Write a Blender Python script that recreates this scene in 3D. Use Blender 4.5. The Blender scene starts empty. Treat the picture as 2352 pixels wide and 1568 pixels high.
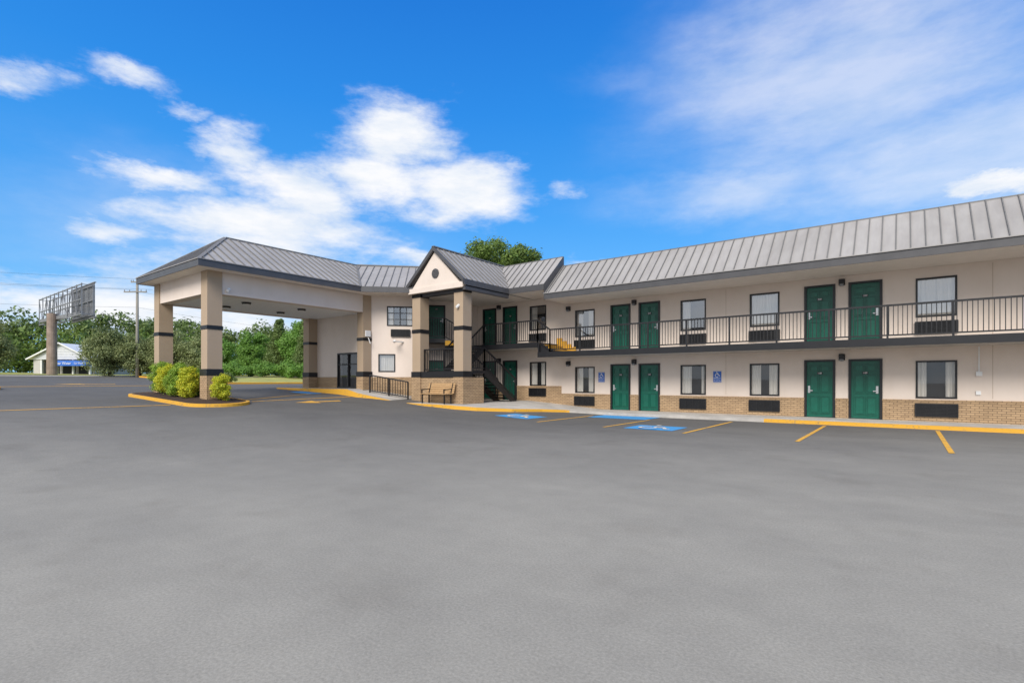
import bpy, bmesh, math, random
import numpy as np
from mathutils import Vector, Matrix
random.seed(5)
S=bpy.context.scene
COL=S.collection
S.view_settings.view_transform='Standard'
S.view_settings.look='None'
S.view_settings.exposure=0
EYE=1.47

# ------------------------------------------------------------ materials
def new_mat(name):
    m=bpy.data.materials.new(name); m.use_nodes=True
    nt=m.node_tree; b=nt.nodes['Principled BSDF']
    return m,nt,b
def N(nt,t,**k):
    n=nt.nodes.new(t)
    for a,v in k.items(): setattr(n,a,v)
    return n
def noise(nt,scale,detail=4,rough=.6,vec=None):
    n=N(nt,'ShaderNodeTexNoise'); n.inputs['Scale'].default_value=scale
    n.inputs['Detail'].default_value=detail; n.inputs['Roughness'].default_value=rough
    if vec is not None: nt.links.new(vec,n.inputs['Vector'])
    return n
def objco(nt,scale=(1,1,1)):
    t=N(nt,'ShaderNodeTexCoord'); mp=N(nt,'ShaderNodeMapping')
    mp.inputs['Scale'].default_value=scale
    nt.links.new(t.outputs['Object'],mp.inputs['Vector']); return mp.outputs['Vector']
def mixc(nt,fac,a,b,mode='MIX'):
    m=N(nt,'ShaderNodeMix',data_type='RGBA',blend_type=mode)
    for s,v in ((m.inputs[0],fac),(m.inputs[6],a),(m.inputs[7],b)):
        if hasattr(v,'links'): nt.links.new(v,s)
        elif isinstance(v,(int,float)): s.default_value=v
        else: s.default_value=(*v,1)
    return m.outputs[2]
def ramp(nt,src,p0,p1,c0=(0,0,0),c1=(1,1,1)):
    r=N(nt,'ShaderNodeValToRGB'); e=r.color_ramp.elements
    e[0].position=p0;e[1].position=p1;e[0].color=(*c0,1);e[1].color=(*c1,1)
    nt.links.new(src,r.inputs['Fac']); return r.outputs['Color']
def mth(nt,op,a,b=0.0,c=0.0,clamp=False):
    n=N(nt,'ShaderNodeMath',operation=op); n.use_clamp=clamp
    for s,v in zip(n.inputs,(a,b,c)):
        if hasattr(v,'links'): nt.links.new(v,s)
        else: s.default_value=v
    return n.outputs[0]
def bump(nt,b,h,strength=.2,dist=.01):
    n=N(nt,'ShaderNodeBump'); n.inputs['Strength'].default_value=strength
    n.inputs['Distance'].default_value=dist
    nt.links.new(h,n.inputs['Height']); nt.links.new(n.outputs['Normal'],b.inputs['Normal'])
def simple(name,col,rough=.7,metal=0,var=.12,scale=3,bs=0,bscale=80,stretch=(1,1,1)):
    m,nt,b=new_mat(name); v=objco(nt,stretch)
    n=noise(nt,scale,6,.65,v)
    c0=tuple(x*(1-var) for x in col); c1=tuple(min(1,x*(1+var)) for x in col)
    nt.links.new(ramp(nt,n.outputs['Fac'],.3,.7,c0,c1),b.inputs['Base Color'])
    b.inputs['Roughness'].default_value=rough; b.inputs['Metallic'].default_value=metal
    if bs:
        n2=noise(nt,bscale,3,.6,objco(nt)); bump(nt,b,n2.outputs['Fac'],bs,.01)
    return m
def stucco(name,col):
    m,nt,b=new_mat(name)
    n=noise(nt,.5,5,.6,objco(nt,(1,1,1))); n2=noise(nt,1.6,5,.6,objco(nt,(1,1,.5)))
    base=ramp(nt,n.outputs['Fac'],.3,.7,tuple(x*.95 for x in col),tuple(x*1.04 for x in col))
    st=ramp(nt,n2.outputs['Fac'],.3,.6,(.96,.95,.935),(1,1,1))
    nt.links.new(mixc(nt,1.0,base,st,'MULTIPLY'),b.inputs['Base Color'])
    b.inputs['Roughness'].default_value=.9
    n3=noise(nt,60,4,.6,objco(nt)); bump(nt,b,n3.outputs['Fac'],.25,.008)
    return m
M={}
M['stucco']=stucco('stucco',(.745,.645,.565))
M['tan']=stucco('tan_stucco',(.42,.32,.225))
M['soffit']=simple('soffit',(.80,.73,.66),.8,var=.04)
M['black']=simple('black_paint',(.012,.012,.014),.4,var=.2)
M['fascia']=simple('fascia_metal',(.08,.079,.083),.45,.15,var=.15,scale=2)
M['green']=simple('green_door_paint',(.003,.108,.070),.34,var=.12,scale=4)
M['white']=simple('white_paint',(.78,.78,.77),.5,var=.04)
M['steel']=simple('brushed_steel',(.6,.6,.6),.35,.6,var=.05)
M['concrete']=simple('concrete',(.46,.435,.40),.9,var=.22,scale=1.2,bs=.2,bscale=40)
M['wood']=simple('bench_wood',(.46,.29,.14),.6,var=.2,scale=6,stretch=(1,6,6))
M['bark']=simple('bark',(.12,.085,.06),.95,var=.3,scale=8,bs=.5,bscale=20)
M['polewood']=simple('pole_wood',(.28,.26,.22),.95,var=.2,scale=6,stretch=(4,4,.3))
M['rust']=simple('rusty_steel',(.29,.22,.175),.8,var=.25,scale=2)
M['galv']=simple('galvanised_steel',(.24,.245,.255),.6,.3,var=.2,scale=3)
M['mulch']=simple('mulch',(.045,.025,.016),1,var=.6,scale=25,bs=1,bscale=30)
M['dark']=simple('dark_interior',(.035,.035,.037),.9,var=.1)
M['curtain']=simple('curtain',(.84,.81,.76),.9,var=.04,scale=1)
M['bluesign']=simple('blue_sign',(.015,.11,.45),.4,var=.05)
M['awning']=simple('blue_awning',(.015,.12,.48),.6,var=.08)
M['whiteroof']=simple('white_metal_roof',(.72,.73,.75),.4,.1,var=.06)
M['glassblk']=simple('shop_wall',(.5,.48,.45),.8,var=.1)
M['ac']=simple('grille_metal',(.02,.02,.022),.5,.2,var=.2)
def m_roof():
    m,nt,b=new_mat('standing_seam_metal')
    n=noise(nt,.35,5,.6,objco(nt)); n2=noise(nt,2,4,.6,objco(nt,(2,.5,.5)))
    c=ramp(nt,n.outputs['Fac'],.3,.7,(.31,.297,.288),(.39,.375,.365))
    c2=ramp(nt,n2.outputs['Fac'],.3,.65,(.86,.85,.85),(1,1,1))
    nt.links.new(mixc(nt,1.0,c,c2,'MULTIPLY'),b.inputs['Base Color'])
    b.inputs['Roughness'].default_value=.6; b.inputs['Metallic'].default_value=.1
    return m
M['roof']=m_roof()
M['seam']=simple('roof_seam',(.17,.165,.16),.55,.1,var=.1)
def m_brick():
    m,nt,b=new_mat('tan_brick')
    t=N(nt,'ShaderNodeTexCoord'); s=N(nt,'ShaderNodeSeparateXYZ'); nt.links.new(t.outputs['Object'],s.inputs[0])
    xy=mth(nt,'ADD',s.outputs['X'],s.outputs['Y'])
    c=N(nt,'ShaderNodeCombineXYZ'); nt.links.new(xy,c.inputs[0]); nt.links.new(s.outputs['Z'],c.inputs[1])
    br=N(nt,'ShaderNodeTexBrick'); nt.links.new(c.outputs[0],br.inputs['Vector'])
    br.inputs['Scale'].default_value=1; br.inputs['Brick Width'].default_value=.21; br.inputs['Row Height'].default_value=.072
    br.inputs['Mortar Size'].default_value=.009; br.inputs['Mortar Smooth'].default_value=.3
    br.inputs['Color1'].default_value=(.51,.355,.21,1); br.inputs['Color2'].default_value=(.40,.275,.16,1)
    br.inputs['Mortar'].default_value=(.18,.13,.08,1)
    n=noise(nt,1.5,5,.6,t.outputs['Object'])
    d=ramp(nt,n.outputs['Fac'],.3,.7,(.85,.83,.82),(1.05,1.03,1))
    nt.links.new(mixc(nt,1.0,br.outputs['Color'],d,'MULTIPLY'),b.inputs['Base Color'])
    b.inputs['Roughness'].default_value=.85
    inv=mth(nt,'SUBTRACT',1.0,br.outputs['Fac']); bump(nt,b,inv,.5,.01)
    return m
M['brick']=m_brick()
def m_ceiling():
    m,nt,b=new_mat('ribbed_ceiling')
    t=N(nt,'ShaderNodeTexCoord'); s=N(nt,'ShaderNodeSeparateXYZ'); nt.links.new(t.outputs['Object'],s.inputs[0])
    f=mth(nt,'FRACT',mth(nt,'MULTIPLY',s.outputs['X'],2.5)); g=mth(nt,'LESS_THAN',f,.08)
    nt.links.new(mixc(nt,g,(.88,.88,.86),(.45,.45,.44)),b.inputs['Base Color'])
    b.inputs['Roughness'].default_value=.7
    return m
M['ceiling']=m_ceiling()
def paint(name,col,wear=.35,back=(.14,.14,.135)):
    m,nt,b=new_mat(name)
    n=noise(nt,14,8,.75,objco(nt)); n2=noise(nt,1.5,3,.5,objco(nt))
    a=mth(nt,'ADD',mth(nt,'MULTIPLY',n.outputs['Fac'],.7),mth(nt,'MULTIPLY',n2.outputs['Fac'],.3))
    f=ramp(nt,a,wear,wear+.12)
    nt.links.new(mixc(nt,f,back,col),b.inputs['Base Color']); b.inputs['Roughness'].default_value=.75
    return m
M['yellow']=paint('yellow_paint',(.74,.39,.035),.34)
M['yline']=paint('yellow_line_paint',(.74,.39,.04),.37)
M['symbol']=paint('symbol_paint',(.78,.68,.55),.34,(.04,.28,.62))
M['bluepaint']=paint('blue_pavement_paint',(.05,.29,.62),.34)
def m_ground():
    m,nt,b=new_mat('worn_asphalt_painted_sheen')
    v=objco(nt); t=N(nt,'ShaderNodeTexCoord'); s=N(nt,'ShaderNodeSeparateXYZ'); nt.links.new(t.outputs['Object'],s.inputs[0])
    big=noise(nt,.14,6,.55,objco(nt,(1,1,1))); streak=noise(nt,.5,6,.6,objco(nt,(.8,1.2,1)))
    fine=noise(nt,50,6,.8,v); mid=noise(nt,2.6,8,.7,v); st2=noise(nt,.75,5,.6,objco(nt,(1,1,1)))
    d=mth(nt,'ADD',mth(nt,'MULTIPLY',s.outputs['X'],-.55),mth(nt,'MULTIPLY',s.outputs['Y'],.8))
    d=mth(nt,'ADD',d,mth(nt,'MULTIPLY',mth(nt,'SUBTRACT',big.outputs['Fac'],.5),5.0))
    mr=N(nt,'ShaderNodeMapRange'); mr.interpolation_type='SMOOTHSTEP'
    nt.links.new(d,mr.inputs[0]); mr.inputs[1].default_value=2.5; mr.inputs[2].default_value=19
    col=mixc(nt,mr.outputs[0],(.315,.298,.262),(.125,.121,.116))  # darker asphalt by the kerb, plus view-angle sheen painted in along camera depth
    c2=ramp(nt,streak.outputs['Fac'],.3,.7,(.87,.87,.87),(1.07,1.065,1.05))
    col=mixc(nt,1.0,col,c2,'MULTIPLY')
    c3=ramp(nt,mid.outputs['Fac'],.3,.7,(.94,.94,.94),(1.05,1.05,1.05))
    col=mixc(nt,1.0,col,c3,'MULTIPLY')
    c5=ramp(nt,st2.outputs['Fac'],.55,.75,(1,1,1),(.86,.85,.84))
    col=mixc(nt,1.0,col,c5,'MULTIPLY')
    c4=ramp(nt,fine.outputs['Fac'],.32,.68,(.74,.74,.74),(1.2,1.2,1.2))
    col=mixc(nt,1.0,col,c4,'MULTIPLY')
    # sparse dark aggregate pits
    vo=N(nt,'ShaderNodeTexVoronoi'); vo.inputs['Scale'].default_value=9; nt.links.new(v,vo.inputs['Vector'])
    pit=ramp(nt,vo.outputs['Distance'],.03,.07,(.62,.61,.60),(1,1,1))
    col=mixc(nt,.6,col,mixc(nt,1.0,col,pit,'MULTIPLY'))
    nt.links.new(col,b.inputs['Base Color']); b.inputs['Roughness'].default_value=.9
    b.inputs['Specular IOR Level'].default_value=.25
    bump(nt,b,fine.outputs['Fac'],.3,.008)
    return m
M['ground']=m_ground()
M['grass']=simple('dry_grass',(.34,.34,.09),.95,var=.35,scale=.8,bs=.8,bscale=30)
def m_leaf(name,c0,c1,c2):
    m,nt,b=new_mat(name)
    g=N(nt,'ShaderNodeNewGeometry')
    n=noise(nt,.9,4,.6,objco(nt))
    a=mixc(nt,g.outputs['Random Per Island'],c0,c1)
    f=ramp(nt,n.outputs['Fac'],.4,.65)
    nt.links.new(mixc(nt,f,a,c2),b.inputs['Base Color']); b.inputs['Roughness'].default_value=.6
    tr=N(nt,'ShaderNodeBsdfTranslucent'); nt.links.new(a,tr.inputs[0])
    mx=N(nt,'ShaderNodeMixShader'); mx.inputs[0].default_value=.3
    nt.links.new(b.outputs[0],mx.inputs[1]); nt.links.new(tr.outputs[0],mx.inputs[2])
    nt.links.new(mx.outputs[0],nt.nodes['Material Output'].inputs[0])
    return m
M['leaf']=m_leaf('leaf_green',(.09,.15,.03),(.22,.31,.06),(.15,.24,.04))
M['leafdark']=m_leaf('leaf_dark',(.09,.15,.04),(.18,.25,.065),(.16,.23,.055))
M['leafolive']=m_leaf('leaf_olive',(.16,.21,.075),(.33,.36,.15),(.24,.29,.11))
M['leafbright']=m_leaf('leaf_bright',(.10,.22,.03),(.23,.40,.07),(.16,.33,.05))
M['leafhedge']=m_leaf('leaf_hedge',(.14,.30,.03),(.42,.52,.06),(.28,.44,.05))
M['leafyellow']=m_leaf('leaf_yellow_green',(.28,.40,.02),(.85,.74,.05),(.50,.58,.04))
def m_glass(name,base):
    m=bpy.data.materials.new(name); m.use_nodes=True; nt=m.node_tree
    nt.nodes.remove(nt.nodes['Principled BSDF'])
    gl=N(nt,'ShaderNodeBsdfGlossy'); gl.inputs['Roughness'].default_value=.02; gl.inputs['Color'].default_value=(.95,.97,1,1)
    n=noise(nt,1.2,2,.5,objco(nt)); bp=N(nt,'ShaderNodeBump'); bp.inputs['Strength'].default_value=.05
    nt.links.new(n.outputs['Fac'],bp.inputs['Height']); nt.links.new(bp.outputs[0],gl.inputs['Normal'])
    tr=N(nt,'ShaderNodeBsdfTransparent'); tr.inputs[0].default_value=(.93,.93,.92,1)
    lw=N(nt,'ShaderNodeLayerWeight'); lw.inputs[0].default_value=.35
    f=mth(nt,'ADD',mth(nt,'MULTIPLY',lw.outputs['Fresnel'],.5),base,clamp=True)
    mx=N(nt,'ShaderNodeMixShader'); nt.links.new(f,mx.inputs[0])
    nt.links.new(tr.outputs[0],mx.inputs[1]); nt.links.new(gl.outputs[0],mx.inputs[2])
    nt.links.new(mx.outputs[0],nt.nodes['Material Output'].inputs[0]); return m
M['glass']=m_glass('window_glass',.24)
M['glasslow']=m_glass('lower_window_glass',.06)

# ------------------------------------------------------------ mesh builder
class MB:
    def __init__(s): s.v=[];s.f=[];s.m=[];s.mats=[]
    def mi(s,k):
        if k not in s.mats: s.mats.append(k)
        return s.mats.index(k)
    def face(s,pts,mat):
        i=len(s.v); s.v+= [tuple(p) for p in pts]; s.f.append(tuple(range(i,i+len(pts)))); s.m.append(s.mi(mat))
    def hexa(s,p,mat):
        i=len(s.v); s.v+=[tuple(q) for q in p]; k=s.mi(mat)
        for f in ((3,2,1,0),(4,5,6,7),(0,1,5,4),(1,2,6,5),(2,3,7,6),(3,0,4,7)):
            s.f.append(tuple(i+j for j in f)); s.m.append(k)
    def box(s,x0,x1,y0,y1,z0,z1,mat):
        s.hexa([(x0,y0,z0),(x1,y0,z0),(x1,y1,z0),(x0,y1,z0),(x0,y0,z1),(x1,y0,z1),(x1,y1,z1),(x0,y1,z1)],mat)
    def bar(s,a,b,w,h,mat,up=(0,0,1)):
        a=Vector(a);b=Vector(b);d=(b-a).normalized();up=Vector(up)
        if abs(d.dot(up))>.98: up=Vector((0,1,0))
        r=d.cross(up).normalized(); u=r.cross(d).normalized(); r*=w/2;u*=h/2
        s.hexa([a-r-u,a+r-u,b+r-u,b-r-u,a-r+u,a+r+u,b+r+u,b-r+u],mat)
    def cyl(s,a,b,r0,r1,mat,n=10):
        a=Vector(a);b=Vector(b);d=(b-a).normalized();up=Vector((0,0,1))
        if abs(d.dot(up))>.98: up=Vector((0,1,0))
        r=d.cross(up).normalized();u=r.cross(d)
        i=len(s.v);k=s.mi(mat)
        for c,rr in ((a,r0),(b,r1)):
            for j in range(n):
                t=2*math.pi*j/n; s.v.append(tuple(c+(r*math.cos(t)+u*math.sin(t))*rr))
        for j in range(n):
            s.f.append((i+j,i+(j+1)%n,i+n+(j+1)%n,i+n+j));s.m.append(k)
        s.f.append(tuple(i+j for j in range(n))[::-1]);s.m.append(k)
        s.f.append(tuple(i+n+j for j in range(n)));s.m.append(k)
    def build(s,name,parent=None,recalc=True,smooth=False,bevel=0,**props):
        me=bpy.data.meshes.new(name); me.from_pydata(s.v,[],s.f)
        for k in s.mats: me.materials.append(M[k])
        me.polygons.foreach_set('material_index',s.m)
        if recalc:
            bm=bmesh.new();bm.from_mesh(me);bmesh.ops.recalc_face_normals(bm,faces=bm.faces);bm.to_mesh(me);bm.free()
        if smooth: me.polygons.foreach_set('use_smooth',[True]*len(me.polygons))
        me.update()
        o=bpy.data.objects.new(name,me); COL.objects.link(o)
        if parent: attach(o,parent)
        if bevel:
            b=o.modifiers.new('bevel','BEVEL');b.width=bevel;b.segments=1;b.limit_method='ANGLE'
        for k,v in props.items(): o[k]=v
        return o
BASE={}
def attach(o,parent):
    o.parent=parent
    o.location=-Vector(BASE.get(parent.name,(0,0,0)))
    BASE[o.name]=(0,0,0)
def thing(name,loc,label,cat,group=None):
    e=bpy.data.objects.new(name,None); e.empty_display_size=.3; e.location=loc; COL.objects.link(e)
    BASE[e.name]=loc; e['label']=label; e['category']=cat
    if group: e['group']=group
    return e
class Fr:
    def __init__(s,o,u,n): s.o=o;s.u=u;s.n=n
    def P(s,u,d,z): return (s.o[0]+s.u[0]*u+s.n[0]*d, s.o[1]+s.u[1]*u+s.n[1]*d, z)
    def box(s,mb,u0,u1,d0,d1,z0,z1,mat):
        P=s.P; mb.hexa([P(u0,d0,z0),P(u1,d0,z0),P(u1,d1,z0),P(u0,d1,z0),P(u0,d0,z1),P(u1,d0,z1),P(u1,d1,z1),P(u0,d1,z1)],mat)
def wall(mb,F,u0,u1,z0,z1,ops,mat,depth=.14,d=0):
    us=sorted({u0,u1,*[x for o in ops for x in o[:2] if u0<x<u1]})
    zs=sorted({z0,z1,*[x for o in ops for x in o[2:4] if z0<x<z1]})
    for a,b in zip(us,us[1:]):
        for c,e in zip(zs,zs[1:]):
            mu,mz=(a+b)/2,(c+e)/2
            if any(o[0]<mu<o[1] and o[2]<mz<o[3] for o in ops): continue
            mb.face([F.P(a,d,c),F.P(b,d,c),F.P(b,d,e),F.P(a,d,e)],mat)
    for o in ops:
        a,b,c,e=o[:4]
        if a<u0 or b>u1: continue
        c=max(c,z0); e2=min(e,z1)
        if e2<=c: continue
        mb.face([F.P(a,d,c),F.P(a,d,e2),F.P(a,d-depth,e2),F.P(a,d-depth,c)],mat)
        mb.face([F.P(b,d,c),F.P(b,d,e2),F.P(b,d-depth,e2),F.P(b,d-depth,c)],mat)
        if e<=z1: mb.face([F.P(a,d,e),F.P(b,d,e),F.P(b,d-depth,e),F.P(a,d-depth,e)],mat)
        if o[2]>=z0: mb.face([F.P(a,d,c),F.P(b,d,c),F.P(b,d-depth,c),F.P(a,d-depth,c)],mat)
def text(body,size,F,u,d,z,mat,parent,name='room_number',extr=.002):
    cu=bpy.data.curves.new(name,'FONT');cu.body=body;cu.size=size;cu.align_x='CENTER';cu.align_y='CENTER';cu.extrude=extr
    to=bpy.data.objects.new(name+'_tmp',cu);COL.objects.link(to)
    bpy.context.view_layer.update()
    me=bpy.data.meshes.new_from_object(to.evaluated_get(bpy.context.evaluated_depsgraph_get()))
    bpy.data.objects.remove(to)
    p=F.P(u,d,z)
    mt=Matrix(((F.u[0],0,F.n[0],p[0]),(F.u[1],0,F.n[1],p[1]),(0,1,0,p[2]),(0,0,0,1)))
    me.transform(mt); me.materials.clear(); me.materials.append(M[mat])
    o=bpy.data.objects.new(name,me);COL.objects.link(o)
    if parent: attach(o,parent)
    return o

# ------------------------------------------------------------ terrain
def tab(T,x):
    if x<=T[0][0]: return T[0][1]
    for (a,va),(b,vb) in zip(T,T[1:]):
        if x<=b: return va+(vb-va)*(x-a)/(b-a)
    return T[-1][1]
AT=[(-900,6),(-300,3.6),(-100,2.6),(-60,1.9),(-45,1.42),(-32,.98),(-26,.76),(-21.5,.57),(-20,.5),(-18.8,.42),(-16,.3),(-14.3,.2),(-12,.06),(-10,0),(900,0)]
RT=[(-36,0),(-28,1),(-22,1),(-17,0)]
def gz(x,y): return tab(AT,x)+.03*min(max(y-8,0),9)*tab(RT,x)
WT=[(-30,1.1),(-21.5,1.06),(-18.8,.46),(-15.5,.42),(-14.5,.35),(-11.5,.115),(100,.115)]
def wz(x): return tab(WT,x)
def sheet(name,xs,ys,off,mat,zf=gz,**p):
    mb=MB();k=mb.mi(mat); ny=len(ys)
    for x in xs:
        for y in ys: mb.v.append((x,y,zf(x,y)+off))
    for i in range(len(xs)-1):
        for j in range(ny-1):
            a=i*ny+j; mb.f.append((a,a+ny,a+ny+1,a+1)); mb.m.append(k)
    return mb.build(name,recalc=False,smooth=True,**p)
def fr(a,b,s):
    n=max(1,round((b-a)/s)); return [a+(b-a)*i/n for i in range(n+1)]
bp_=[t[0] for t in AT if -46<t[0]<0]+[t[0] for t in RT]
xs=sorted(set([-900,-500,-300,-200,-150,-100,-80,-70,-60,-55,-50]+[round(x,3) for x in fr(-46,-8,.5)]+bp_+[-4,0,5,10,20,50,120,300]))
ys=sorted(set([-300,-120,-60,-30,-15,-8,-4,0,4]+[round(y,3) for y in fr(6,24,.5)]+[30,40,60,90,150,300,600,900]))
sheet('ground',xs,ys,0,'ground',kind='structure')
sheet('grass_verge',fr(-57,-39.2,1),fr(17.6,60,1),.05,'grass',kind='structure')
sheet('grass',[-300,-200,-100,-80,-70,-62],[-120,-60,-20,0,10,20,30,60,120,200],.05,'grass',kind='structure')
sheet('concrete_road',[-61.5,-60,-58],[-80,-40,0,17.4],.02,'concrete',kind='structure')

# sidewalk
KP=[(-27.6,15.0),(-20.7,15.15),(-19.0,16.0),(-15.3,16.1),(-14.4,16.5),(-13.4,17.6),(-12.8,19.0),(-12.1,19.9),(-11.2,20.15),(14,20.15)]
def yk(x): return tab(KP,x)
xs2=sorted(set([round(x,3) for x in fr(-27.6,-11,.15)]+[k[0] for k in KP]+[w[0] for w in WT if -27.6<w[0]<14]+[-8,-4,0,4,8]))
mb=MB()
for a,b in zip(xs2,xs2[1:]):
    mb.face([(a,yk(a),wz(a)),(b,yk(b),wz(b)),(b,22.6,wz(b)),(a,22.6,wz(a))],'concrete')
mb.build('sidewalk',recalc=False,kind='structure')
def kerb(pts,name,w,top,mat,closed=False):
    mb=MB();n=len(pts);out=[]
    for i,p in enumerate(pts):
        a=pts[i-1] if (i>0 or closed) else p; b=pts[(i+1)%n] if (i<n-1 or closed) else p
        d=Vector((b[0]-a[0],b[1]-a[1])).normalized(); out.append((p[0]+d.y*w,p[1]-d.x*w))
    for i in range(n if closed else n-1):
        j=(i+1)%n; p,q,r,s=pts[i],pts[j],out[j],out[i]
        mk=mat(p,q) if callable(mat) else mat
        e=.015
        def low(c): return gz(*c)-.1
        mb.hexa([(s[0],s[1],low(s)),(r[0],r[1],low(r)),(q[0],q[1],low(q)),(p[0],p[1],low(p)),
                 (s[0],s[1],top(p)-e),(r[0],r[1],top(q)-e),(q[0],q[1],top(q)),(p[0],p[1],top(p))],mk)
    return mb.build(name,recalc=True,kind='structure')
kx=sorted(set(xs2)); kp=[(x,yk(x)) for x in kx]
kerb(kp,'kerb',.10,lambda p:wz(p[0])+.004,lambda p,q:'concrete' if -11.9<p[0]<-7.7 else 'yellow')
# planter island
ring=[]
for i in range(20):
    t=-math.pi/2+math.pi*i/19; ring.append((-21.05+1.05*math.cos(t),8.95+1.05*math.sin(t)))
for i in range(20):
    t=math.pi/2+math.pi*i/19; ring.append((-26.5+1.05*math.cos(t),8.95+1.05*math.sin(t)))
rr=[]
for i,p in enumerate(ring):
    rr.append(p); q=ring[(i+1)%len(ring)]
    L=math.dist(p,q); n=int(L/.4)
    for j in range(1,n+1): rr.append((p[0]+(q[0]-p[0])*j/(n+1),p[1]+(q[1]-p[1])*j/(n+1)))
kerb(rr,'planter_kerb',.12,lambda p:gz(*p)+.115,'yellow',closed=True)
mb=MB()
cx=[(max(-26.5,min(-21.05,p[0])),8.95) for p in rr]
for i in range(len(rr)):
    j=(i+1)%len(rr);a,b,c,d=rr[i],rr[j],cx[j],cx[i]
    mb.face([(a[0],a[1],gz(*a)+.10),(b[0],b[1],gz(*b)+.10),(c[0],c[1],gz(*c)+.2),(d[0],d[1],gz(*d)+.2)],'mulch')
mb.build('mulch_bed',kind='structure')
kerb([(-39.2,y) for y in fr(17.4,60,2)],'kerb',.2,lambda p:gz(*p)+.13,'yellow')
kerb([(x,17.4) for x in fr(-57,-39.2,2)],'kerb',.2,lambda p:gz(*p)+.13,'yellow')
isl=[(-34.6+1.6*math.cos(t),3.1+1.7*math.sin(t)) for t in [2*math.pi*i/24 for i in range(24)]]
kerb(isl,'kerb',.17,lambda p:gz(*p)+.14,'yellow',closed=True)
mb=MB(); mb.face([(p[0],p[1],gz(*p)+.13) for p in isl],'concrete'); mb.build('kerb_island',recalc=False,kind='structure')

# markings (draped)
def drape(name,quad,mat,off=.008,st=.3):
    (ax,ay),(bx,by),(cx_,cy),(dx,dy)=quad
    n=max(1,int(max(math.dist(quad[0],quad[1]),math.dist(quad[3],quad[2]))/st)); m=max(1,int(math.dist(quad[0],quad[3])/st))
    mb=MB();k=mb.mi(mat)
    for i in range(n+1):
        for j in range(m+1):
            s,t=i/n,j/m
            x=(ax*(1-s)+bx*s)*(1-t)+(dx*(1-s)+cx_*s)*t; y=(ay*(1-s)+by*s)*(1-t)+(dy*(1-s)+cy*s)*t
            mb.v.append((x,y,gz(x,y)+off))
    for i in range(n):
        for j in range(m):
            a=i*(m+1)+j; mb.f.append((a,a+m+1,a+m+2,a+1));mb.m.append(k)
    return mb.build(name,recalc=False,kind='structure')
def line(x0,y0,x1,y1,w,mat='yline',name='parking_line'):
    d=Vector((x1-x0,y1-y0)).normalized()*w/2
    drape(name,[(x0+d.y,y0-d.x),(x1+d.y,y1-d.x),(x1-d.y,y1+d.x),(x0-d.y,y0+d.x)],mat)
for x,y0,y1 in ((.75,13.7,19.6),(-2.08,14.1,19.5),(-4.93,14.4,19.5),(-7.6,14.8,18.5),(-10.35,15.1,19.2),(3.6,13.7,19.6),(6.45,13.7,19.6)):
    line(x,y0,x,y1,.1)
line(-21.55,-2,-21.55,7.6,.16,name='lane_line')
line(-37.2,4.6,-37.2,13,.3,name='lane_line')
line(-22.0,10.6,-23.3,14.6,.14,name='lane_line')
line(-21.2,10.4,-20.9,14.9,.12,name='lane_line')
drape('blue_ramp_marking',[(-10.2,18.45),(-7.75,18.45),(-7.75,19.98),(-10.2,19.98)],'bluepaint')
drape('blue_ramp_marking',[(-24.9,14.1),(-23,14.1),(-23,14.8),(-24.9,14.8)],'bluepaint')
def arrow(cx,cy,ang,s):
    ca,sa=math.cos(ang),math.sin(ang)
    def T(p): return (cx+s*(p[0]*ca-p[1]*sa),cy+s*(p[0]*sa+p[1]*ca))
    drape('arrow_marking',[T((-1,-.12)),T((.1,-.12)),T((.1,.12)),T((-1,.12))],'yline')
    drape('arrow_marking',[T((.1,-.42)),T((1,-.01)),T((1,.01)),T((.1,.42))],'yline')
arrow(-19.9,12.6,math.radians(-95),1.0)
arrow(-40,9.5,math.radians(-90),1.5)
def iso_symbol(mk):
    segs=[((-.05,.30),(-.03,.02)),((-.03,.02),(.22,.02)),((.22,.02),(.34,-.26)),((.34,-.26),(.44,-.22)),((-.04,.17),(.18,.17))]
    for a,b in segs: mk(a,b,.085)
    pts=[(-.06+.26*math.cos(t),-.16+.26*math.sin(t)) for t in [math.radians(105+ i*20) for i in range(12)]]
    for a,b in zip(pts,pts[1:]): mk(a,b,.075)
    hp=(-.06,.40); mk((hp[0]-.06,hp[1]),(hp[0]+.06,hp[1]),.12)
for (cx,cy) in ((-6.2,15.55),(-12.0,16.4)):
    w=.78
    drape('accessible_bay_marking',[(cx-w,cy-.7),(cx+w,cy-.7),(cx+w,cy+.7),(cx-w,cy+.7)],'bluepaint')
    SY=[]
    def mk(a,b,wd,cx=cx,cy=cy):
        s=1.25; d=Vector((b[0]-a[0],b[1]-a[1])).normalized()*wd/2
        q=[(a[0]+d.y,a[1]-d.x),(b[0]+d.y,b[1]-d.x),(b[0]-d.y,b[1]+d.x),(a[0]-d.y,a[1]+d.x)]
        for (x,y) in q: SY.append((cx+x*s,cy+y*s))
    iso_symbol(mk)
    mb=MB()
    for i in range(0,len(SY),4): mb.face([(x,y,gz(x,y)+.016+.0004*i) for x,y in SY[i:i+4]],'symbol')
    mb.build('wheelchair_symbol',recalc=False,kind='structure')

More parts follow.
